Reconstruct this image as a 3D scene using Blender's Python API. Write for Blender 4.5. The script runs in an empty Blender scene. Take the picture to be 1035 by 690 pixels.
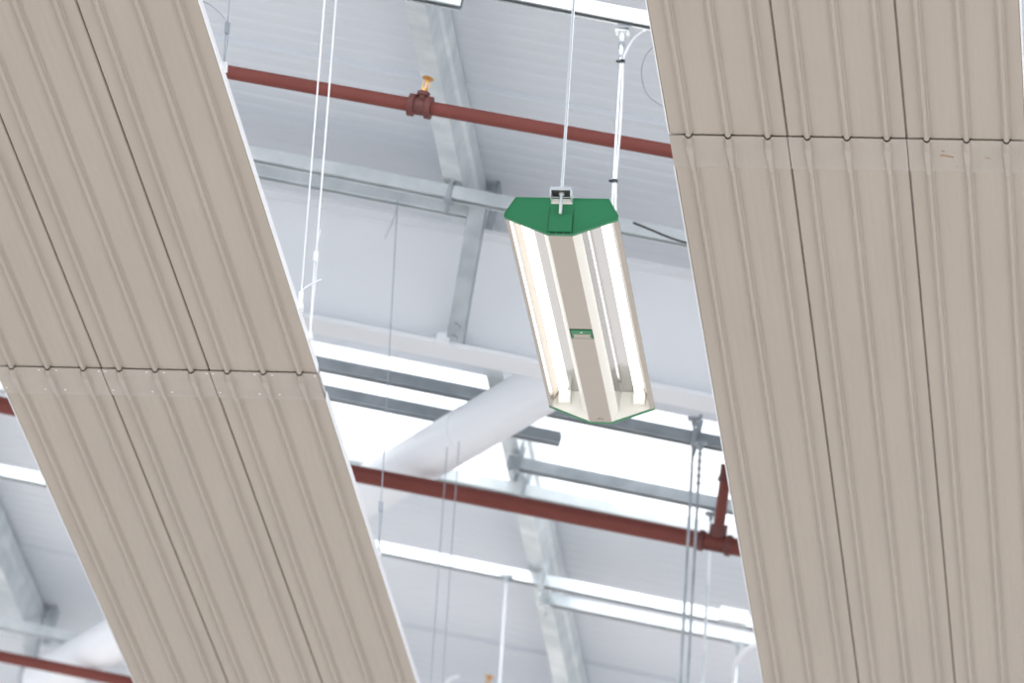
import bpy, math, random
from mathutils import Vector, Matrix
random.seed(7)
C = bpy.context.scene
COL = C.collection
W, H = 1035, 690
F = 6500.0                      # focal length in pixels (a 226 mm lens on a 36 mm frame)
CAM = Vector((0, 0, 1.6))

# ------------------------------------------------------------------ camera frame
v1 = Vector((655.5, 2692.0, F))                 # where the hung panels vanish
r_ = 0.066
s_ = F*F/(2692.0 - 655.5*r_)
up_c = Vector((r_*s_, -s_, F)).normalized()
Yc = v1.normalized()
Zc = (up_c - up_c.dot(Yc)*Yc).normalized()
Xc = Yc.cross(Zc)
def c2w(v):
    v = Vector(v); return Vector((Xc.dot(v), Yc.dot(v), Zc.dot(v)))
def ray(px, py):
    return c2w((px - W/2, py - H/2, F))
def at_z(px, py, z):
    d = ray(px, py); return CAM + d*((z - CAM.z)/d.z)
def at_y(px, py, y):
    d = ray(px, py); return CAM + d*((y - CAM.y)/d.y)
def project(p):
    d = p - CAM
    c = Xc*d.x + Yc*d.y + Zc*d.z
    return (W/2 + F*c.x/c.z, H/2 + F*c.y/c.z)

cam_data = bpy.data.cameras.new('camera'); cam = bpy.data.objects.new('camera', cam_data); COL.objects.link(cam)
right = c2w((1,0,0)); upv = c2w((0,-1,0)); back = c2w((0,0,-1))
m = Matrix((right, upv, back)).transposed().to_4x4(); m.translation = CAM
cam.matrix_world = m
cam_data.sensor_width = 36; cam_data.lens = 36*F/W
cam_data.clip_end = 300
cam_data.dof.use_dof = True; cam_data.dof.focus_distance = 16.9; cam_data.dof.aperture_fstop = 5.6
C.camera = cam

# ------------------------------------------------------------------ roof frame
Z_ROOF = CAM.z + 8.17
P0 = at_z(450, 100, Z_ROOF)
U = c2w((1072 - W/2, 3030 - H/2, F)); U.z = 0; U.normalize()
V = c2w((-36190, -7057, F)); V -= V.dot(U)*U; V.normalize()
N = U.cross(V)
if N.z < 0: N = -N
def roof(u, v, n): return P0 + U*u + V*v + N*n
def on_roof(px, py, off):
    """(u, v) of the pixel on the plane lying `off` under the roof sheets"""
    d = ray(px, py); q = P0 - N*off
    t = (q - CAM).dot(N)/d.dot(N)
    p = CAM + d*t - q
    return p.dot(U), p.dot(V)

# ------------------------------------------------------------------ materials
def mat(name, col, rough=0.5, metal=0.0, spec=0.5):
    mt = bpy.data.materials.new(name); mt.use_nodes = True
    b = mt.node_tree.nodes['Principled BSDF']
    b.inputs['Base Color'].default_value = (*col, 1)
    b.inputs['Roughness'].default_value = rough
    b.inputs['Metallic'].default_value = metal
    b.inputs['Specular IOR Level'].default_value = spec
    return mt
def noisy(mt, c0, c1, scale, detail=4, rough=None, stretch=(1,1,1), bump=0, lo=.35, hi=.65):
    nt = mt.node_tree; b = nt.nodes['Principled BSDF']
    tc = nt.nodes.new('ShaderNodeTexCoord'); mp = nt.nodes.new('ShaderNodeMapping')
    mp.inputs['Scale'].default_value = stretch
    nz = nt.nodes.new('ShaderNodeTexNoise'); nz.inputs['Scale'].default_value = scale; nz.inputs['Detail'].default_value = detail
    rp = nt.nodes.new('ShaderNodeValToRGB')
    rp.color_ramp.elements[0].position = lo; rp.color_ramp.elements[1].position = hi
    rp.color_ramp.elements[0].color = (*c0, 1); rp.color_ramp.elements[1].color = (*c1, 1)
    nt.links.new(tc.outputs['Object'], mp.inputs['Vector']); nt.links.new(mp.outputs['Vector'], nz.inputs['Vector'])
    nt.links.new(nz.outputs['Fac'], rp.inputs['Fac']); nt.links.new(rp.outputs['Color'], b.inputs['Base Color'])
    if rough:
        mr = nt.nodes.new('ShaderNodeMapRange'); mr.inputs['To Min'].default_value = rough[0]; mr.inputs['To Max'].default_value = rough[1]
        nt.links.new(nz.outputs['Fac'], mr.inputs['Value']); nt.links.new(mr.outputs['Result'], b.inputs['Roughness'])
    if bump:
        bp = nt.nodes.new('ShaderNodeBump'); bp.inputs['Strength'].default_value = bump; bp.inputs['Distance'].default_value = .002
        nt.links.new(nz.outputs['Fac'], bp.inputs['Height']); nt.links.new(bp.outputs['Normal'], b.inputs['Normal'])
    return mt
def emis(name, col, st):
    mt = mat(name, (0.8,0.8,0.8)); b = mt.node_tree.nodes['Principled BSDF']
    b.inputs['Emission Color'].default_value = (*col, 1); b.inputs['Emission Strength'].default_value = st
    return mt

M_panel = noisy(mat('beige_painted_steel', (.5,.44,.38), .42), (.372,.324,.276), (.392,.342,.291), 2.2, 3, stretch=(3,.5,3))
M_cover = noisy(mat('grey_beige_cover_steel', (.37,.33,.29), .33), (.360,.317,.274), (.388,.342,.296), 6, 4)
M_panel_white = mat('white_painted_edge', (.85,.87,.9), .4)
M_foil = mat('insulation_foil', (.6,.6,.6), .4, .6)
M_roof = noisy(mat('white_roof_sheet', (.69,.72,.79), .33), (.655,.695,.755), (.69,.73,.785), 1.2, 2, rough=(.38,.5))
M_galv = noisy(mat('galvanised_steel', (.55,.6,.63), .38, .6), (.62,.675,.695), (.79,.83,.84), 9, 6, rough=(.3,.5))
M_galv_dark = noisy(mat('dark_galvanised_steel', (.3,.34,.37), .45, .7), (.34,.38,.41), (.48,.52,.55), 10, 5)  # darker galvanised tone for struts, clamps and some rails
M_zinc = mat('bright_zinc', (.80,.84,.86), .22, .9)
M_beam = noisy(mat('grey_white_beam_paint', (.66,.68,.70), .45), (.78,.81,.85), (.82,.84,.87), 1.0, 2)
M_tube = mat('white_brace_paint', (.85,.88,.92), .4)
M_red = noisy(mat('red_oxide_pipe_paint', (.33,.07,.055), .5, spec=.3), (.160,.039,.031), (.200,.053,.042), 5, 5, lo=.3, hi=.7)
M_red_fit = noisy(mat('red_oxide_cast_fitting', (.25,.05,.04), .5), (.115,.033,.029), (.155,.045,.038), 30, 5, bump=.6)
M_brass = mat('brass', (.70,.40,.14), .28, .9)
M_wire = mat('steel_wire', (.42,.45,.50), .35, .8)
M_white_wire = mat('white_wire', (.86,.88,.92), .35)
M_dark = mat('black_plastic_and_shade', (.015,.015,.018), .4)
M_green = noisy(mat('green_plastic', (.012,.24,.085), .42), (.011,.175,.068), (.014,.20,.080), 3, 3)
M_green_dark = mat('dark_green_recess', (.006,.13,.05), .5)
M_refl = mat('satin_aluminium_reflector', (.50,.50,.50), .10, 1.0)
M_hous = mat('cream_painted_housing', (.40,.355,.31), .4)
M_white = mat('white_holder_plastic', (.85,.84,.78), .35)
M_lamp = emis('lit_fluorescent_tube', (1.0, .975, .93), 2.3)
M_floor = noisy(mat('concrete_floor', (.5,.46,.42), .6), (.47,.45,.43), (.53,.51,.49), .6, 5)
M_glint = mat('leak_glint_rivet', (.97,.97,.97), .2)  # white colour imitates light glinting through at the joint rivets
M_stain = mat('rust_stain', (.36,.24,.15), .6)
# translucent rooflight sheet: daylight really comes through it
M_sky = bpy.data.materials.new('translucent_rooflight'); M_sky.use_nodes = True
nt = M_sky.node_tree; nt.nodes.clear()
o = nt.nodes.new('ShaderNodeOutputMaterial'); mx = nt.nodes.new('ShaderNodeMixShader')
t1 = nt.nodes.new('ShaderNodeBsdfTransparent'); t2 = nt.nodes.new('ShaderNodeBsdfTranslucent')
t1.inputs['Color'].default_value = (.96,.98,1,1); t2.inputs['Color'].default_value = (.95,.97,1,1)
mx.inputs['Fac'].default_value = .45
nt.links.new(t1.outputs[0], mx.inputs[1]); nt.links.new(t2.outputs[0], mx.inputs[2]); nt.links.new(mx.outputs[0], o.inputs['Surface'])

# ------------------------------------------------------------------ mesh building
class MB:
    def __init__(s): s.v = []; s.f = []
    def add(s, vs, fs):
        b = len(s.v); s.v += [Vector(p) for p in vs]; s.f += [tuple(i + b for i in f) for f in fs]; return s
    def prism(s, prof, a, b, ex, ey, closed=True, caps=True):
        """sweep 2-D outline prof (along axes ex, ey) from point a to point b"""
        n = len(prof); vs = [a + ex*x + ey*y for x, y in prof] + [b + ex*x + ey*y for x, y in prof]
        fs = [(i, (i+1) % n, n + (i+1) % n, n + i) for i in range(n if closed else n-1)]
        if closed and caps: fs += [tuple(reversed(range(n))), tuple(range(n, 2*n))]
        return s.add(vs, fs)
    def box(s, c, hx, hy, hz, ax=Vector((1,0,0)), ay=Vector((0,1,0)), az=Vector((0,0,1))):
        c = Vector(c)
        vs = [c + ax*hx*i + ay*hy*j + az*hz*k for i in (-1,1) for j in (-1,1) for k in (-1,1)]
        return s.add(vs, [(0,1,3,2),(4,6,7,5),(0,4,5,1),(2,3,7,6),(0,2,6,4),(1,5,7,3)])
    def tube(s, pts, r, n=12, caps=True):
        pts = [Vector(p) for p in pts]; rs = r if isinstance(r, (list, tuple)) else [r]*len(pts)
        base = len(s.v); T0 = (pts[1]-pts[0]).normalized()
        nr = T0.orthogonal().normalized()
        for i, p in enumerate(pts):
            if i == 0: T = T0
            elif i == len(pts)-1: T = (pts[i]-pts[i-1])
            else: T = (pts[i+1]-pts[i-1])
            if T.length < 1e-7: T = T0
            T = T.normalized()
            nr = (nr - nr.dot(T)*T).normalized(); bn = T.cross(nr)
            for k in range(n):
                a = 2*math.pi*k/n
                s.v.append(p + (nr*math.cos(a) + bn*math.sin(a))*rs[i])
        for i in range(len(pts)-1):
            for k in range(n):
                k2 = (k+1) % n
                s.f.append((base+i*n+k, base+i*n+k2, base+(i+1)*n+k2, base+(i+1)*n+k))
        if caps:
            s.f.append(tuple(base+k for k in reversed(range(n))))
            s.f.append(tuple(base+(len(pts)-1)*n+k for k in range(n)))
        return s
    def lathe(s, a, b, rows, n=24):
        """rows of (distance from a along ab, radius)"""
        d = (Vector(b)-Vector(a)).normalized()
        pts = []; rs = []
        for t, r in rows:
            pts.append(Vector(a) + d*(t + 1e-5*len(pts))); rs.append(max(r, 1e-4))
        return s.tube(pts, rs, n)
def wloc(o):
    p = Vector((0,0,0))
    while o: p += o.location; o = o.parent
    return p
def build(name, mb, material, parent=None, origin=None, smooth=False):
    pl = wloc(parent)
    org = Vector(origin) if origin is not None else (pl if parent else sum(mb.v, Vector())/len(mb.v))
    me = bpy.data.meshes.new(name)
    me.from_pydata([p - org for p in mb.v], [], mb.f)
    me.materials.append(material)
    import bmesh
    bm = bmesh.new(); bm.from_mesh(me); bmesh.ops.recalc_face_normals(bm, faces=bm.faces); bm.to_mesh(me); bm.free()
    if smooth:
        me.set_sharp_from_angle(angle=math.radians(38))
        for p in me.polygons: p.use_smooth = True
    o = bpy.data.objects.new(name, me); COL.objects.link(o)
    o.location = org - pl
    if parent: o.parent = parent
    return o
def tag(o, label, cat, group=None, kind=None):
    o['label'] = label; o['category'] = cat
    if group: o['group'] = group
    if kind: o['kind'] = kind
    return o
def empty(name, loc, label, cat, group=None):
    o = bpy.data.objects.new(name, None); o.empty_display_size = .1; COL.objects.link(o); o.location = loc
    return tag(o, label, cat, group)
def struct(o, label=None):
    o['kind'] = 'structure'
    if label: o['label'] = label
    return o
def arc(p0, p1, p2, n=14):
    p0, p1, p2 = map(Vector, (p0, p1, p2))
    return [p0*(1-t)**2 + p1*2*t*(1-t) + p2*t*t for t in [i/n for i in range(n+1)]]
EX, EY, EZ = Vector((1,0,0)), Vector((0,1,0)), Vector((0,0,1))

# ------------------------------------------------------------------ floor
b = MB(); b.box((0, 15, -.1), 32, 32, .1)
struct(build('floor', b, M_floor, origin=(0,15,0)), 'pale concrete floor of the hall')

# ------------------------------------------------------------------ roof sheets, rooflights
u_a = on_roof(323, 346, 0)[0]; u_b = on_roof(351, 463, 0)[0]
V0, V1 = -7.0, 8.0
PITCH = .082
def sheet(u0, u1, step_at=()):
    b = MB(); prof = []
    u = u0; k = 0
    extra = 0
    while u < u1 - 1e-6:
        w = min(PITCH, u1-u)
        for st in step_at:
            if u <= st < u + PITCH: prof += [(u, -.014), (u + .014, -.014), (u+.0145, 0)]
        prof += [(u + .012, 0), (u + .016, .0034), (u + .040, .0022), (u + .058, .0022), (u + .079, .0034)]
        u += PITCH
    prof = [p for p in prof if u0 <= p[0] <= u1] + [(u1, 0)]
    a = roof(0, V0, 0); c = roof(0, V1, 0)
    b.prism(prof, a, c, U, N, closed=False)
    # the outer skin of the sheets
    n = 2; b.add([roof(u0, V0, .06), roof(u1, V0, .06), roof(u1, V1, .06), roof(u0, V1, .06)], [(0,1,2,3)])
    for (p, q) in (((u0,V0),(u1,V0)), ((u0,V1),(u1,V1)), ((u0,V0),(u0,V1)), ((u1,V0),(u1,V1))):
        b.add([roof(*p, 0), roof(*q, 0), roof(*q, .06), roof(*p, .06)], [(0,1,2,3)])
    return b
u_lap1 = on_roof(570, 111, 0)[0]; u_lap2 = on_roof(500, 650, 0)[0]
u_c = on_roof(500, -120, 0)[0]; u_d = u_c - (u_b - u_a)
lab = ['white ribbed metal roof sheets between the rooflights', 'white ribbed metal roof sheets beyond the rooflight', 'white ribbed metal roof sheets above the viewer']
o = build('ceiling', sheet(u_c, u_a, (u_lap1,)), M_roof); struct(o, lab[0])
o = build('ceiling', sheet(u_b, u_b + 6.5, (u_lap2,)), M_roof); struct(o, lab[1])
o = build('ceiling', sheet(u_d - 7, u_d), M_roof); struct(o, lab[2])
def rooflight(name, u0, u1, label):
    b = MB(); k = 24
    prof = [(u0 + (u1-u0)*i/k, .006*(i % 2)) for i in range(k+1)]
    b.prism(prof, roof(0, V0, .01), roof(0, V1, .01), U, N, closed=False)
    struct(build(name, b, M_sky), label)
rooflight('window_1', u_a, u_b, 'blazing white rooflight strip behind the bars')
rooflight('window_2', u_d, u_c, 'rooflight strip above the frame')

# ------------------------------------------------------------------ purlins
WEB = .16
RO = .195
vp = on_roof(449, 100, WEB)[1]           # web line
vp_left = on_roof(12, 600, WEB)[1]
U_END = u_b + 6.0
def purlin(v, label):
    t = empty('roof_purlin', roof(u_a, v, -WEB), label, 'roof beam', 'galvanised roof purlins')
    u0, u1 = u_d - 4, U_END
    th = .003
    # web with a pressed step, flanges and lips: a bent strip with real thickness
    line = [(.058, -WEB+.018), (.058, -WEB), (0, -WEB), (-.004, -WEB*.56), (-.014, -WEB*.50), (-.014, -WEB*.14), (-.002, -.006), (.052, -.004), (.052, -.02)]
    def off(line, d):
        out = []
        for i, p in enumerate(line):
            a = line[max(i-1, 0)]; c = line[min(i+1, len(line)-1)]
            dx, dy = c[0]-a[0], c[1]-a[1]; l = math.hypot(dx, dy); out.append((p[0]-dy/l*d, p[1]+dx/l*d))
        return out
    prof = line + list(reversed(off(line, th)))
    b = MB(); b.prism(prof, roof(u0, v, 0), roof(u1, v, 0), V, N)
    build('purlin_section', b, M_galv, t)
    return t
p1 = purlin(vp, 'galvanised purlin running down past the valve on the upper red pipe')
p2 = purlin(vp_left, 'dim galvanised purlin in the lower left corner of the photo')

# ------------------------------------------------------------------ rafters (I-beams) under the purlins
def rafter(px_top, py_top, depth, fl, label, vclip=(V0, V1), plates=()):
    u, v = on_roof(px_top, py_top, WEB)
    t = empty('roof_rafter', roof(u, 0, -WEB-depth), label, 'beam', 'white roof rafters')
    b = MB(); f = .014
    a, c = roof(u, vclip[0], -WEB), roof(u, vclip[1], -WEB)
    b.prism([(-.005, -f), (.005, -f), (.005, -depth+f), (-.005, -depth+f)], a, c, U, N)
    build('beam_web', b, M_beam, t)
    b = MB(); b.prism([(-fl/2, -f), (fl/2, -f), (fl/2, 0), (-fl/2, 0)], a, c, U, N); build('top_flange', b, M_beam, t)
    b = MB(); b.prism([(-fl/2, -depth), (fl/2, -depth), (fl/2, -depth+f), (-fl/2, -depth+f)], a, c, U, N); build('bottom_flange', b, M_beam, t)
    # welded plate between the flanges beside each purlin
    for vv in plates:
        b = MB(); b.box(roof(u - fl/4 - .003, vv, -WEB + .085), .005, .045, .085, V, U, N); build('purlin_cleat', b, M_galv_dark, t)
    return t, u
def depth_for(px, py_top, py_bot):
    u, _ = on_roof(px, py_top, WEB)
    d = ray(px, py_bot); t = (roof(u, 0, 0)-CAM).dot(U)/d.dot(U)
    p = CAM + d*t - roof(u, 0, -WEB)
    return -p.dot(N)
dep = depth_for(500, 241, 366)
raf1, u_r1 = rafter(500, 241, dep, .13, 'grey white I-beam crossing behind the light and the galvanised strut', plates=(vp - .05,))
raf2, u_r2 = rafter(20, 650, dep, .13, 'blurred white I-beam at the lower left, beyond the red pipe', plates=(vp_left - .05,))
print('rafter depth', dep, 'u', u_r1, u_r2)

# fly braces: galvanised angle from purlin down to the rafter's bottom flange
def fly_brace(v, ur, label, du=.34):
    t = empty('fly_brace', roof(ur, v, -WEB-dep), label, 'strut', 'galvanised fly braces')
    top = roof(ur - du, v - .004, -WEB + .01); bot = roof(ur - .055, v + .002, -WEB-dep+.0)
    ax = (bot-top).normalized(); side = V; out = ax.cross(side).normalized()
    b = MB(); w = .052
    prof = [(-w/2,0), (w/2,0), (w/2,.004), (-w/2+.004,.004), (-w/2+.004,.045), (-w/2,.045)]
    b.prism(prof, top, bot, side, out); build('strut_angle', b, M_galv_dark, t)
    b = MB()
    for k in (0, 1):
        c = bot - ax*(.03 + .04*k)
        b.lathe(c - out*.014, c + out*.014, [(0,.0), (0,.011), (.028,.011), (.028,0)], 6)
    build('bolt', b, M_galv_dark, t)
    b = MB(); b.box(bot + V*.035 - U*.012 + N*.02, .022, .004, .018, V, U, N); build('foot_plate', b, M_beam, t)
    return t
fly_brace(vp - .045, u_r1, 'galvanised strut running down the grey beam beside the light')
fly_brace(vp_left - .045, u_r2, 'dark strut behind the red pipe at the lower left')

# ------------------------------------------------------------------ strut rails
def rail(x1, y1, x2, y2, label, off=RO, h=.041, ext=(0, 0), clamps=(), mt=None, name='strut_rail', couplers=()):
    a = on_roof(x1, y1, off); c = on_roof(x2, y2, off)
    ua = (a[0] + c[0])/2 if abs(a[0]-c[0]) < .12 else None
    A = roof(a[0], a[1] + ext[0], -off); B = roof(c[0], c[1] - ext[1], -off)
    t = empty(name, A, label, 'rail', 'galvanised rails crossing under the purlins')
    hw = h/2; th = .0032; lip = .0095
    # channel open underneath, edges turned in
    prof = [(-hw, hw), (hw, hw), (hw, -hw), (hw-lip, -hw), (hw-lip, -hw+.008), (hw-lip+.0025, -hw+.008), (hw-th, -hw+th), (hw-th, hw-th),
            (-hw+th, hw-th), (-hw+th, -hw+th), (-hw+lip-.0025, -hw+.008), (-hw+lip, -hw+.008), (-hw+lip, -hw), (-hw, -hw)]
    d = (B-A).normalized(); sx = d.cross(N).normalized()
    b = MB(); b.prism(prof, A, B, sx, N); build('channel', b, mt or M_galv, t)
    for px in clamps:
        # clamp over the rail, hooked on the purlin
        k = (px - x1)/(x2 - x1); cu, cv = on_roof(px, y1 + (y2-y1)*k, off); c0 = roof(cu, cv, -off)
        b = MB(); g = hw + .004
        b.prism([(-g-.004, -g), (g+.004, -g), (g+.004, -g-.005), (-g-.004, -g-.005)], c0 - d*.013, c0 + d*.013, sx, N)
        for sg in (-1, 1):
            b.prism([(sg*g, -g-.03 if sg < 0 else -g), (sg*(g+.005), -g-.03 if sg < 0 else -g), (sg*(g+.005), .075), (sg*g, .075)], c0 - d*.006, c0 + d*.006, sx, N)
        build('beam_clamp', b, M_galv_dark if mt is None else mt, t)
    for px in couplers:
        k = (px - x1)/(x2 - x1); cu, cv = on_roof(px, y1 + (y2-y1)*k, off); c0 = roof(cu, cv, -off); g = hw+.003
        b = MB(); b.prism([(-g, g), (g, g), (g, -g), (-g, -g)], c0, c0 + d*.10, sx, N)
        build('coupler', b, mt or M_galv, t)
    return t
rail(560, 2.5, 657, 22.5, 'bright rail at the top edge, carrying the rod clamp and white cable', ext=(.25, 2.0), mt=M_zinc)
rail(380, -14.5, 467, 2, 'short end of bright rail peeking in at the top, above the purlin', ext=(1.0, 0), mt=M_zinc)
rail(250, 155, 693, 242, 'galvanised rail passing right behind the green lamp end', ext=(4.0, 3.5), clamps=(455,))
rail(262, 175, 474, 214, 'shorter rail just below another, ending at the galvanised strut', ext=(2.0, 0))
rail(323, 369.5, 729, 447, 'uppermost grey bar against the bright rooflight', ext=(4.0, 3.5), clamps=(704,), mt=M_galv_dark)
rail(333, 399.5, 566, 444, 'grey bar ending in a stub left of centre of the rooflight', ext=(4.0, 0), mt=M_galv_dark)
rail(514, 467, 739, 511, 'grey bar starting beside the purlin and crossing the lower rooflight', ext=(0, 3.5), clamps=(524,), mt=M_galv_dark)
rail(351, 462.5, 742, 537, 'grey bar along the lower border of the rooflight', ext=(4.0, 3.5), clamps=(530,))
rail(0, 479, 762, 627, 'upper of the two gleaming rails at the bottom', ext=(3.0, 3.5), clamps=(548,), mt=M_zinc, couplers=(728,))
rail(546, 604, 764, 644, 'lower gleaming rail at the bottom, starting beside the purlin', ext=(0, 3.5), clamps=(555,), mt=M_zinc)
rail(0, 630, 87, 646, 'blurred rail in the lower left corner above the red pipe', ext=(1.5, 3.5), off=RO+.07)

# ------------------------------------------------------------------ white diagonal brace tube
def brace():
    off = .385
    pc = [(575, 376), (100, 655)]
    a = roof(*on_roof(*pc[0], off), -off); c = roof(*on_roof(*pc[1], off), -off)
    d = (c-a).normalized(); c = a + d*((roof(u_r2 - .03, 0, 0) - a).dot(U)/d.dot(U) - .30); L = (c-a).length
    t = empty('diagonal_brace', a, 'thick white tube slanting down from the beam across the rooflight', 'brace')
    r = .086
    b = MB(); b.tube([a, c], r, 40); build('brace_tube', b, M_tube, t, smooth=True)
    q = a + d*((roof(*on_roof(463, 431, off), -off) - a).dot(d))
    b = MB(); b.lathe(q - d*.014, q + d*.014, [(0, r-.002), (0, r+.0015), (.028, r+.0015), (.028, r-.002)], 40); build('weld_band', b, M_tube, t, smooth=True)
    b = MB(); b.box(a - d*.04, .008, .09, .07, U.cross(N), d, N); build('end_plate', b, M_tube, t)
    b = MB(); b.box(c + d*.04, .008, .09, .07, U.cross(N), d, N); build('end_plate', b, M_tube, t)
brace()

# ------------------------------------------------------------------ red sprinkler pipes
def pipe(x1, y1, x2, y2, r, off, label, ext=(0,0), name='sprinkler_pipe'):
    a = on_roof(x1, y1, off); c = on_roof(x2, y2, off)
    A = roof(*a, -off); B = roof(*c, -off); d = (B-A).normalized()
    A2 = A - d*ext[0]; B2 = B + d*ext[1]
    t = empty(name, A2, label, 'pipe', 'red sprinkler pipes')
    b = MB(); b.tube([A2, B2], r, 28); build('pipe_run', b, M_red, t, smooth=True)
    return t, A, B, d
def tee_rows(r, half):
    R = r + .006; q = r + .013
    return [(0, r), (0, q), (.016, q), (.020, R), (2*half-.020, R), (2*half-.016, q), (2*half, q), (2*half, r)]
OFFP = .50
px_r = 7.3
def rad(px, py, off, wpx):
    p = roof(*on_roof(px, py, off), -off); return wpx*((p-CAM).length)/F
r1 = rad(450, 115, OFFP, 7.1)
t, A, B, d = pipe(223, 71.5, 677, 152.5, r1, OFFP, 'red pipe with a brass sprinkler at the top of the photo', ext=(4.0, 4.0))
def head(c, t, up, r, sc=1.0):
    """upright brass sprinkler on its red outlet"""
    b = MB(); b.lathe(c, c + up, [(r*.5, .016*sc), (r + .010, .016*sc), (r + .012, .020*sc), (r + .024, .020*sc), (r + .025, 0)], 20); build('outlet', b, M_red_fit, t, smooth=True)
    q = c + up*(r + .025); dd = d.normalized(); s = sc
    b = MB(); b.lathe(q - up*.004, q + up, [(0, .0), (0, .013*s), (.010*s, .013*s), (.010*s, .009*s), (.016*s, .009*s), (.016*s, 0)], 6)
    for sg in (-1, 1):
        b.tube([q + up*.012*s + dd*sg*.008*s, q + up*.024*s + dd*sg*.011*s, q + up*.036*s + dd*sg*.007*s, q + up*.044*s], .0022*s, 8)
    b.tube([q + up*.012*s, q + up*.040*s], .003*s, 8)
    b.lathe(q + up*.044*s, q + up, [(0, 0), (0, .006*s), (.002*s, .019*s), (.005*s, .018*s), (.003*s, 0)], 24)
    build('sprinkler_head', b, M_brass, t, smooth=True)
c = roof(*on_roof(424.5, 106.5, OFFP), -OFFP)
c = A + d*((c-A).dot(d))
b = MB(); b.lathe(c - d*.034, c + d*.034, tee_rows(r1, .034), 28); build('tee_fitting', b, M_red_fit, t, smooth=True)
upt = (EZ - d*EZ.dot(d)).normalized()
head(c, t, upt, r1, .95)

OFF2 = .52
r2 = rad(550, 515, OFF2, 8.7)
t, A, B, d = pipe(0, 409, 745, 553, r2, OFF2, 'red pipe crossing below the rooflight, with a branch at its right end', ext=(3.0, 3.5))
c = roof(*on_roof(724, 548, OFF2), -OFF2); c = A + d*((c-A).dot(d))
b = MB(); b.lathe(c - d*.06, c + d*.05, tee_rows(r2 - .006, .055), 28); build('tee_fitting', b, M_red_fit, t, smooth=True)
e = roof(*on_roof(734, 478, .30), -.30)
dn = (e-c).normalized()
b = MB(); b.tube([c, c + dn*(e-c).length*1.0], .019, 20); build('branch_pipe', b, M_red, t, smooth=True)
b = MB(); b.lathe(c + dn*.02, e, [(0,.02), (0, .030), (.045, .030), (.045, .02)], 20); build('branch_collar', b, M_red_fit, t, smooth=True)
b = MB(); b.lathe(e - dn*.03, e + dn*.04, [(0,.019), (0,.026), (.014,.026), (.02,.022), (.06,.022), (.06,0)], 20); build('coupling', b, M_red_fit, t, smooth=True)
e2 = e + dn*.02
b = MB(); b.tube([e2, e2 - V*.5], .019, 20); build('branch_pipe', b, M_red, t, smooth=True)

r3 = rad(60, 675, OFFP, 5.8)
pipe(0, 663, 135, 690, r3, OFFP, 'red pipe in the lower left corner', ext=(1.5, 3.0))
# brass sprinkler just showing over the bottom edge
t, A, B, d = pipe(470, 703, 800, 768, rad(490, 700, .50, 6.5), .50, 'brass sprinkler tip at the bottom edge, on a pipe below the frame', ext=(.0, .5))
c = roof(*on_roof(489, 707, .50), -.50); c = A + d*((c-A).dot(d))
b = MB(); b.lathe(c - d*.03, c + d*.03, tee_rows(r1, .03), 28); build('tee_fitting', b, M_red_fit, t, smooth=True)
head(c, t, (EZ - d*EZ.dot(d)).normalized(), r1, .95)
print('pipe radii', r1, r2, r3)

# ------------------------------------------------------------------ hung radiant panels
ZP = CAM.z + 6.8
def lateral(px, py): return at_z(px, py, ZP)
sideL = (lateral(-16+ (0-345)*.4375, 0).x + lateral(135, 690).x)/2
xl0 = sum(lateral(px, py).x for px, py in ((16, 418), (49, 494), (106, 625), (135, 690)))/4
xl1 = sum(lateral(px, py).x for px, py in ((199.5, 0), (267, 216), (315.5, 352), (341, 430), (419.5, 690)))/5
xr0 = sum(lateral(px, py).x for px, py in ((655, 0), (686.6, 200), (711, 345), (770, 690)))/4
xs2 = sum(lateral(px, py).x for px, py in ((903.4, 0), (943.5, 450), (966, 690)))/3
print('left strip', xl0, xl1, 'module', (xl1-xl0)/3, ' right', xr0, xs2, 'module', (xs2-xr0)/2)
MODL = (xl1-xl0)/3; MODR = (xs2-xr0)/2
yj_l = lateral(160, 372.5).y; yj_r = lateral(850, 138).y
print('joints', yj_l, yj_r)
def rib_z(x, m, hw=.0078, dep=.0090, minor=True):
    """height of the pressed sheet under the panel plane at lateral position x of one module"""
    z = 0
    for fr in (1/6, 1/2, 5/6):
        q = abs(x - fr*m)/hw
        if q < 1: z = -dep*math.sqrt(1-q*q)
        elif q < 1.9: z = .0016*math.sin((q-1)/.9*math.pi)
    if minor:
        for fr in (.29, .375, .63, .71):
            q = abs(x - fr*m)/.004
            if q < 1: z = .0011*(1-q)
    e = min(x, m-x)
    if e < .004: z = .006*(1 - e/.004)
    return z
def xs_for(m, hw=.0078):
    s = {0, .0015, .004, m-.004, m-.0015, m}
    for fr in (1/6, 1/2, 5/6):
        for k in range(-10, 11): s.add(fr*m + hw*k/10)
        for k in (1.2, 1.45, 1.7, 1.9): s.add(fr*m + hw*k); s.add(fr*m - hw*k)
    for fr in (.29, .375, .63, .71):
        for k in (-.004, 0, .004): s.add(fr*m + k)
    return sorted(s)
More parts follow.
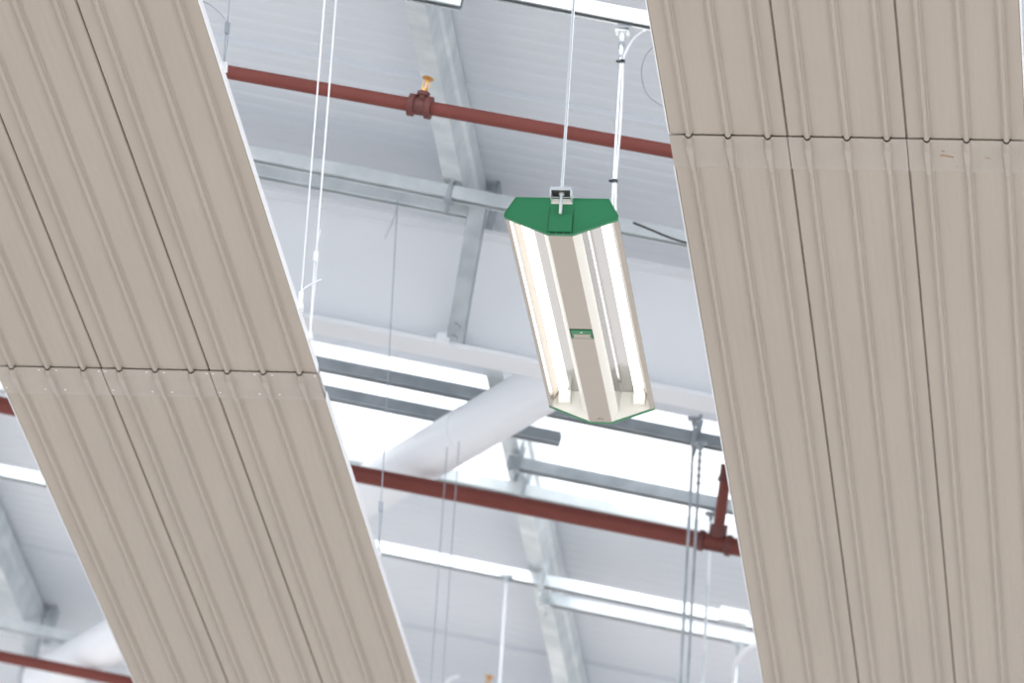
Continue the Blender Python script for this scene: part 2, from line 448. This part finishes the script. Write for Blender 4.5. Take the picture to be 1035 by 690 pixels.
def panel(x0, m, y0, y1, label, ext=False):
    t = empty('radiant_panel', (x0 + 1.5*m, (y0+y1)/2, ZP), label, 'ceiling panel', 'beige hung radiant panels')
    gap = .0011
    for k in range(3):
        xa = x0 + k*m
        prof = [(min(max(x, gap), m-gap), rib_z(x, m)) for x in xs_for(m)]
        b = MB(); b.prism(prof, Vector((xa, y0, ZP)), Vector((xa, y1, ZP)), EX, EZ, closed=False)
        b.prism([(gap, .006), (gap, .014)], Vector((xa, y0, ZP)), Vector((xa, y1, ZP)), EX, EZ, closed=False)
        b.prism([(m-gap, .006), (m-gap, .014)], Vector((xa, y0, ZP)), Vector((xa, y1, ZP)), EX, EZ, closed=False)
        build('profile_sheet', b, M_panel, t, smooth=True)
    w = 3*m
    for xx, sg in ((x0, 1), (x0 + w, -1)):
        b = MB(); b.prism([(-.0015, 0), (.0015, 0), (.0015, .024), (-.0015, .024)], Vector((xx, y0, ZP)), Vector((xx, y1, ZP)), EX, EZ)
        build('edge_flange', b, M_panel_white, t)
    b = MB(); b.box((x0 + w/2, (y0+y1)/2 + (.10 if ext else 0), ZP + .0215), w/2 - .004, (y1-y0)/2 + (.10 if ext else 0), .0085); build('insulation_mat', b, M_foil, t)
    # cross bar on top that takes the hanger cables
    return t
GAP = .004
def covers(x0, m, yj, par, rmat=None):
    for k in range(3):
        xa = x0 + k*m; L = .205
        b = MB(); xs = xs_for(m, .0175); rows = []
        for j in range(13):
            q = j/12; y = yj + GAP + L*q
            wide = .0090 if q < .09 else (.0165*(1 - max(0, q-.3)/.7) + .0095*max(0, q-.3)/.7)
            dp = (.0100 if q < .09 else .0165 - .007*q)
            drop = -.0035 if q < .93 else -.0035*(1-q)/.07 - .0012
            for x in xs:
                z = 0
                for fr in (1/6, 1/2, 5/6):
                    qq = abs(x - fr*m)/wide
                    if qq < 1: z = -dp*(math.sqrt(1-qq*qq) if q < .09 else min(1, (1-qq)*1.9)**1.3)
                for fr in (.29, .375, .63, .71):
                    if abs(x - fr*m) < .0001: z = .0008
                xx = min(max(x, .0012), m-.0012)
                rows.append(Vector((xa + xx, y, ZP + drop + z)))
        n = len(xs); fs = [(j*n+i, j*n+i+1, (j+1)*n+i+1, (j+1)*n+i) for j in range(12) for i in range(n-1)]
        b.add(rows, fs)
        # turned-up front edge gives the plate its thickness
        b.add([rows[i] for i in range(n)] + [rows[i] + Vector((0, .0005, .003)) for i in range(n)], [(i, i+1, n+i+1, n+i) for i in range(n-1)])
        t = build('joint_cover', b, M_cover, par, smooth=True)
        for (fx, fy) in ((.03, .012), (.97, .012), (.415, .010), (.575, .012), (.035, .155), (.40, .16), (.585, .16)):
            rr = .0030 if rmat is None else .0018
            p = Vector((xa + fx*m, yj + GAP + fy + .004, ZP - .0040))
            b = MB(); b.lathe(p + EZ*.001, p - EZ, [(0, rr), (.0010, rr), (.002, rr*.5), (.0022, 0)], 8)
            build('rivet_and_glint', b, rmat or M_glint, t)  # the white ones on the left strip paint light leaking through
Y_A, Y_B = 11.5, 22.5
panel(xl0, MODL, Y_A, yj_l, 'near section of the slanting beige panel strip on the left', True)
pL = panel(xl0, MODL, yj_l + GAP + .200, Y_B, 'far section of the left beige panel strip, below its joint')
covers(xl0, MODL, yj_l, pL)
panel(xr0, MODR, Y_A, yj_r, 'near section of the beige panel strip on the right, above the joint', True)
pR = panel(xr0, MODR, yj_r + GAP + .200, Y_B, 'long far section of the right beige panel strip, below the joint')
covers(xr0, MODR, yj_r, pR, M_galv_dark)

# ------------------------------------------------------------------ hanger cables of the panels
def up_to(p, off=.0):
    """point straight above p on the plane `off` under the roof"""
    t = ((P0 - N*off) - p).dot(N)/N.z
    return p + EZ*t
def hanger(px, py, label, mt, r=.0016, grip=None, split=True, tail=None, top=None, edge_x=None, inset=.006):
    base = at_z(px, py, ZP + .026)
    if edge_x is not None:
        # foot on the panel's edge flange
        k = (edge_x - base.x); base = Vector((edge_x, base.y, base.z))
    T = up_to(base) if top is None else roof(*on_roof(*top, RO+.021), -RO-.021)
    t = empty('hanger_cable', T, label, 'cable', 'hanger cables of the beige panels')
    b = MB()
    if grip is not None:
        # height of the gripper from its pixel row
        g = at_y(px, grip, base.y); gz = base + (T-base)*((g.z-base.z)/(T.z-base.z))
        b.tube([gz, T], r, 8); b.tube([base + EY*.006, gz + EY*.002 + EX*.004], r, 8); b.tube([base - EY*.006, gz - EX*.003], r, 8)
    else: b.tube([base, T], r, 8)
    build('wire', b, mt, t)
    if grip is not None:
        b = MB(); b.box(gz, .0065, .005, .014); 
        b.tube([gz + EZ*.010 - EX*.003, gz + EZ*.017 - EX*.003], .0035, 8); b.tube([gz - EZ*.018 + EX*.002, gz - EZ*.010 + EX*.002], .004, 8)
        build('cable_gripper', b, M_wire if mt is not M_white_wire else M_white_wire, t, smooth=False)
        if tail:
            pts = [gz + EZ*.015] + [at_y(x, y, base.y) for x, y in tail]
            if len(pts) == 3: pts = arc(*pts)
            b = MB(); b.tube(pts, r*.8, 6); build('cable_tail', b, mt, t)
    b = MB(); b.box(base - EZ*.005, .008, .012, .010); build('edge_bracket', b, M_panel_white, t)
    return t
XE = xl1 + .003
hanger(302.5, 308, 'left of the two white cables, gripper right at the panel edge', M_white_wire, r=.0021, grip=300, tail=[(306, 290), (325, 282)], edge_x=XE)
hanger(313, 338, 'right of the two white cables, gripper well above the panel edge', M_white_wire, r=.0023, grip=259, tail=[(320, 245), (324, 232)], edge_x=XE)
hanger(222, 66, 'grey wire with dark gripper at the top left, above the red pipe', M_wire, r=.0016, grip=28, tail=[(216, 3), (198, -1)], edge_x=XE)
hanger(378.5, 556, 'grey wire from the shorter rail down across the grey beam', M_wire, r=.0016, grip=512, tail=None, edge_x=XE, top=(401.7, 204))
for px, py, lb in ((1060, 60, 'outer hanger cable of the near section of the right strip'), (1056, 480, 'outer hanger cable of the far section of the right strip')):
    hanger(px, py, lb, M_wire, edge_x=xs2 + MODR + .002)
# spare ends tied round the rails
def loose(name, pts, r, mt, label, cat, off=.26, z=None):
    P = [roof(*on_roof(x, y, off), -off) for x, y in pts]
    # smooth the run
    for _ in range(3):
        Q = [P[0]]
        for i in range(len(P)-1): Q += [P[i]*.75 + P[i+1]*.25, P[i]*.25 + P[i+1]*.75]
        P = Q + [P[-1]]
    b = MB(); b.tube(P, r, 8)
    return tag(build(name, b, mt, smooth=True), label, cat)
loose('wire_tail', [(402, 196), (401, 212), (396, 226), (389, 241)], .0016, M_wire, 'dark loose wire end below the shorter rail, beside the grey wire', 'wire', .27)
loose('wire_loop', [(672, 42), (655, 50), (647, 70), (651, 92), (660, 102), (675, 110)], .0014, M_wire, 'thin wire loop showing at the edge of the right panel, near the top', 'wire', .30)
loose('black_cable', [(640, 225), (660, 233), (676, 240), (695, 246), (760, 262)], .0035, M_dark, 'black cable sagging from the rail beside the right panel', 'cable', .29)

# ------------------------------------------------------------------ rods and wires hanging further back
def drop(px, py, dx_len, r, label, mt=M_galv, off=RO+.031, name='hanging_rod', turn=False, cat='rod', group='rods hanging behind the light'):
    T = roof(*on_roof(px, py, off), -off); B = T - EZ*dx_len
    t = empty(name, T, label, cat, group)
    b = MB(); b.tube([T, B], r, 10); build('rod', b, mt, t, smooth=True)
    if r < .003: return t
    b = MB(); b.box(T + EZ*.002, .022, .012, .005); b.lathe(T - EZ*.022, T, [(0,0),(0,.010),(.016,.010),(.016,0)], 6); build('rail_bracket', b, M_galv_dark if mt is not M_zinc else mt, t)
    if turn:
        b = MB()
        for k in range(5):
            z = T - EZ*(.03 + .026*k); b.lathe(z, z - EZ, [(0, .003), (.004, .008), (.012, .008), (.018, .003)], 10)
        build('turnbuckle', b, M_galv_dark, t, smooth=True)
    return t
drop(702, 424, 1.6, .0048, 'left of the dark rods over the rooflight beside the right panel', M_galv_dark)
drop(708, 448, 1.6, .0048, 'rod with turnbuckle over the rooflight beside the right panel', M_galv_dark, turn=True)
drop(719, 520, 1.6, .0050, 'thinnest pale rod nearest the right panel, over the gleaming rails', M_galv)
drop(512, 583, .9, .0050, 'white rod hanging from the upper gleaming rail near the bottom', M_white_wire)
drop(452, 452, 1.6, .0016, 'faint wire left of its twin, hanging under the thick white tube', M_wire, off=.475, cat='wire', name='hanging_wire', group='faint wires behind the brace')
drop(464, 446, 1.6, .0016, 'faint wire right of its twin, hanging under the thick white tube', M_wire, off=.475, cat='wire', name='hanging_wire', group='faint wires behind the brace')
drop(746, 650, .9, .0055, 'rod below the lower gleaming rail at the bottom right', M_zinc)
loose('power_cable', [(775, 648), (764, 651), (752, 657), (744, 668), (741.5, 682), (740, 710)], .0085, M_white_wire, 'white cable curving down from the lower gleaming rail', 'cable', .30)
loose('cable_end', [(449, 705), (450, 692), (455, 685), (464, 683)], .006, M_white_wire, 'short curved white cable end at the bottom edge', 'cable', .35)

# ------------------------------------------------------------------ the light
ZL = CAM.z + 6.68                                   # height of the widest line
ctr_n = at_z(567.0, 220.0, ZL)
ctr_f = at_z(608.9, 409.5, ZL)
wn = (at_z(624.3, 222, ZL) - at_z(509.6, 218, ZL)).length
Lf = ctr_f.y - ctr_n.y
x_c = (ctr_n.x + ctr_f.x)/2
print('light: width', wn, 'length', Lf, 'x', ctr_n.x, ctr_f.x)
y0, y1 = ctr_n.y, ctr_f.y
K = wn/.30
def L3(x, y, z): return Vector((x_c + x*K, y, ZL + z*K))
zt, zw, zb = .050, 0.0, -.052                        # top, widest, bottom
lt = empty('high_bay_light', L3(0, (y0+y1)/2, zt), 'lit high bay light with green end caps, hung between the panels', 'light fixture')
capprof = [(-.123, zt), (.123, zt), (.150, zw+.004), (.150, zw-.006), (.0325, zb), (-.0325, zb), (-.150, zw-.006), (-.150, zw+.004)]
def capmb(ya, yb, sc=1.0):
    return MB().prism([(x*K*sc, z*K*sc) for x, z in capprof], L3(0, ya, 0), L3(0, yb, 0), EX, EZ)
cap = build('end_cap', capmb(y0 - .012, y0 + .001), M_green, lt)
# rim round the near cap
b = MB(); n = len(capprof)
for i in range(n):
    a, c = capprof[i], capprof[(i+1) % n]
    p, q = L3(a[0], y0-.013, a[1]), L3(c[0], y0-.013, c[1]); b.tube([p, q], .0016, 6)
build('cap_rim', b, M_green, cap)
# middle box of the cap with shadow joints and three slots
b = MB()
b.prism([(-.0305*K, -.047*K), (.0305*K, -.047*K), (.0305*K, .002*K), (-.0305*K, .002*K)], L3(0, y0-.020, 0), L3(0, y0-.012, 0), EX, EZ)
mid = build('cap_box', b, M_green, cap)
for xa in (-.0325, .0325):
    b = MB(); b.box(L3(xa, y0-.0125, -.012), .0011, .0012, .034*K); build('joint_line', b, M_green_dark, cap)
for xa in (-.019, 0, .019):
    b = MB(); b.box(L3(xa, y0-.0128, zb+.0015), .0072*K, .0015, .0022*K); build('vent_slot', b, M_dark, cap)
fcap = build('end_cap', capmb(y1 - .003, y1 + .011, 1.0), M_green, lt)
b = MB().prism([(x*K*.975, z*K*.975) for x, z in capprof], L3(0, y1-.006, 0), L3(0, y1-.0035, 0), EX, EZ)
build('inner_lining', b, M_white, fcap)
ya, yb = y0 + .001, y1 - .004
def shell(name, prof, mt, th=.0012, par=lt):
    P = [(x*K, z*K) for x, z in prof]
    def off(line, d):
        out = []
        for i, p in enumerate(line):
            a = line[max(i-1, 0)]; c = line[min(i+1, len(line)-1)]
            dx, dy = c[0]-a[0], c[1]-a[1]; l = math.hypot(dx, dy); out.append((p[0]-dy/l*d, p[1]+dx/l*d))
        return out
    b = MB(); b.prism(P + list(reversed(off(P, th))), L3(0, ya, 0), L3(0, yb, 0), EX, EZ)
    return build(name, b, mt, par)
# reflector troughs (bent aluminium) and painted outer shell
for s in (-1, 1):
    prof = [(s*.0500, -.0185), (s*.0535, .036), (s*.057, .040), (s*.121, .040), (s*.124, .037)]
    shell('reflector', prof, M_refl)
    shell('side_reflector', [(s*.1245, .036), (s*.1365, .011)], M_hous)
    shell('side_reflector', [(s*.1368, .0105), (s*.1430, -.004)], M_refl)
    rim = shell('side_rim', [(s*.121, zt-.001), (s*.149, .002), (s*.149, -.006), (s*.139, -.0095), (s*.1385, -.0085)], M_hous)
    side = shell('spine_side', [(s*.0315, zb+.001), (s*.0335, zb+.003), (s*.0485, -.024), (s*.0495, -.019)], M_white)
shell('top_plate', [(-.122, zt-.001), (.122, zt-.001)], M_hous)
ym = (y0+y1)/2; pm = at_z(587, 338, ZL + zb*K).y
for (p, q) in ((ya, pm - .040), (pm + .030, yb)):
    b = MB(); b.prism([(-.0315*K, zb*K), (.0315*K, zb*K), (.0315*K, (zb+.003)*K), (-.0315*K, (zb+.003)*K)], L3(0, p, 0), L3(0, q, 0), EX, EZ)
    build('spine_cover', b, M_hous, lt)
# sensor module in the middle of the spine
b = MB(); b.box(L3(0, pm - .002, zb+.001), .0285*K, .028, .0015)
modu = build('sensor_module', b, M_green, lt)
b = MB(); yy = pm + .008; hw = .0245*K; zz = ZL + zb*K - .0022
pts = [(-hw, -.013), (-hw+.004, 0), (-hw, .013), (hw, .013), (hw-.004, 0), (hw, -.013)]
b.add([Vector((x_c + x, yy + y, zz)) for x, y in pts] + [Vector((x_c + x, yy + y, zz+.002)) for x, y in pts],
      [tuple(range(6)), tuple(range(11, 5, -1))] + [(i, (i+1) % 6, 6+(i+1) % 6, 6+i) for i in range(6)])
build('sensor_plate', b, M_hous, modu)
b = MB(); b.lathe(Vector((x_c, pm-.019, zz+.001)), Vector((x_c, pm-.019, zz-1)), [(0, .003), (.0015, .003), (.002, 0)], 12); build('indicator', b, M_white, modu)
b = MB(); b.add([Vector((x_c + sx*hw*1.2, pm - yq, ZL + zb*K + dz)) for sx, yq, dz in ((-1,.040,0), (1,.040,0), (.8,.030,.004), (-.8,.030,.004))], [(0,1,2,3)]); build('recess_edge', b, M_refl, modu)
# catch at the far end
b = MB(); b.lathe(L3(0, yb-.02, zb), L3(0, yb-.02, zb-1), [(0, .008), (.004, .008), (.006, .004), (.006, 0)], 16); build('catch', b, M_hous, lt, smooth=True)
# lamps with their holders
for s in (-1, 1):
    b = MB(); r = .0118*K; b.tube([L3(s*.107, ya+.014, .025), L3(s*.107, yb-.012, .025)], r, 20); build('lamp_tube', b, M_lamp, lt, smooth=True)
    for yy in (ya+.007, yb-.006):
        b = MB(); b.box(L3(s*.106, yy, .020), .017, .006, .020); build('lamp_holder', b, M_white, lt)

# hanging rods of the light
def lrod(y, label, r=.0042):
    foot = L3(0, y, zt - .002)
    T = up_to(foot, RO + .030); t = empty('suspension_rod', T, label, 'rod', 'rods holding the light')
    b = MB(); b.tube([foot - EZ*.03 if y < y0 else foot, T], r, 12); build('rod', b, M_zinc, t, smooth=True)
    return t, foot, T
t, foot, T = lrod(y0 - .036, 'left rod above the light, ending in the bracket on its green cap')
# channel bracket on the cap
c = foot + EZ*.010
bp = empty('mounting_bracket', c, 'folded zinc bracket with a bolt on the top of the green lamp cap', 'bracket')
hw = .028*K
b = MB(); b.box(c + EZ*.002, hw, .026, .0015); b.box(c + Vector((0, -.0255, -.001)), hw, .0015, .0045)
build('bracket_plate', b, M_zinc, bp)
b = MB(); b.box(c + Vector((0, .0, -.002)), hw-.002, .024, .0015); build('bracket_shade', b, M_dark, bp)  # black sheet painting the shade inside the channel
for s in (-1, 1):
    b = MB(); b.box(c + Vector((s*(hw-.001), .0, -.011)), .0015, .025, .011); build('bracket_flange', b, M_galv, bp)
b = MB(); b.box(c + Vector((0, .021, -.018)), hw, .0015, .007); build('bracket_lug', b, M_white, bp)
b = MB(); b.lathe(c - EZ*.002, c - EZ*2, [(0, .008), (.006, .008), (.006, .0046), (.060, .0042), (.060, 0)], 12); build('bolt', b, M_galv, bp, smooth=True)
t, foot, T = lrod(y1 - .05, 'right rod above the light, with the white cable tied to it')
print('far rod top at', project(T))
b = MB(); b.box(T - EZ*.003, .020, .018, .005)
b.lathe(T - EZ*.10, T, [(0,.003),(.002,.0075),(.018,.0075),(.022,.005),(.034,.009),(.060,.009),(.064,.006),(.074,.0105),(.092,.0105),(.094,.005)], 10)
build('rail_clamp', b, M_zinc, t, smooth=True)
# white flex tied to the far rod
R0 = foot
def rp(yp, dx=0): 
    q = at_y(project(foot)[0], yp, foot.y); return Vector((foot.x + dx, foot.y, q.z))
st = roof(*on_roof(653, 26, .24), -.255)
pts = arc(st, rp(38, .022), rp(60, .006), 12) + [rp(90, .009), rp(130, .010), rp(182, .006), rp(210, .010)] + [L3(.01, foot.y, zt)]
b = MB(); b.tube(pts, .0036, 10)
cb = tag(build('power_cable', b, M_white_wire, smooth=True), 'white cable strapped along the right rod down to the light', 'cable')
for i, yp in enumerate((62, 183)):
    q = rp(yp, .003); b = MB(); b.lathe(q - EZ*.004, q + EZ*.004, [(0,.006),(0,.0095),(.008,.0095),(.008,.006)], 12)
    b.tube([q - EX*.008, q - EX*.016 + EZ*.002], .0035, 6)
    tag(build('cable_tie', b, M_dark), ['black cable tie high up, just below the rail clamp', 'black cable tie low down, just above the green cap'][i], 'cable tie', 'black cable ties')

# stain marks on the right strip
for i, (px, py, w_, h_) in enumerate(((957, 158, .016, .004), (998, 160, .007, .002), (953, 153, .004, .002))):
    c = at_z(px, py, ZP - .0042); b = MB()
    ring = [c + EX*(w_*math.cos(a)*(1+.25*math.sin(3*a+i))) + EY*(h_*2*math.sin(a)*(1+.3*math.cos(2*a)) + w_*.3*math.cos(a)) for a in [k*math.pi/10 for k in range(20)]]
    b.add(ring + [p + EZ*.0006 for p in ring], [tuple(range(20))] + [(k, (k+1) % 20, 20+(k+1) % 20, 20+k) for k in range(20)])
    build('rust_stain', b, M_stain, pR)

# ------------------------------------------------------------------ light of day
w = bpy.data.worlds.new('sky'); C.world = w; w.use_nodes = True; nt = w.node_tree
bg = nt.nodes['Background']
tc = nt.nodes.new('ShaderNodeTexCoord'); sx = nt.nodes.new('ShaderNodeSeparateXYZ'); rp_ = nt.nodes.new('ShaderNodeValToRGB')
nt.links.new(tc.outputs['Generated'], sx.inputs[0]); nt.links.new(sx.outputs['Z'], rp_.inputs['Fac'])
rp_.color_ramp.elements[0].position = 0.0; rp_.color_ramp.elements[0].color = (.50,.52,.56,1)
rp_.color_ramp.elements[1].position = .45; rp_.color_ramp.elements[1].color = (1,1.02,1.06,1)
# the sky is brighter on the side behind the viewer
mr = nt.nodes.new('ShaderNodeMapRange'); mr.inputs['From Min'].default_value = -1; mr.inputs['From Max'].default_value = 1
mr.inputs['To Min'].default_value = 3.0; mr.inputs['To Max'].default_value = 1.1
nt.links.new(sx.outputs['Y'], mr.inputs['Value'])
nt.links.new(rp_.outputs['Color'], bg.inputs['Color']); nt.links.new(mr.outputs['Result'], bg.inputs['Strength'])
sd = bpy.data.lights.new('sun', 'SUN'); sd.energy = 3.0; sd.angle = math.radians(3); sd.color = (1,.97,.92)
so = bpy.data.objects.new('sun', sd); COL.objects.link(so); so.rotation_euler = (math.radians(28), math.radians(12), 0)

vs = C.view_settings
vs.view_transform = 'Standard'; vs.look = 'None'; vs.gamma = 1; vs.use_curve_mapping = False; vs.exposure = 0.0
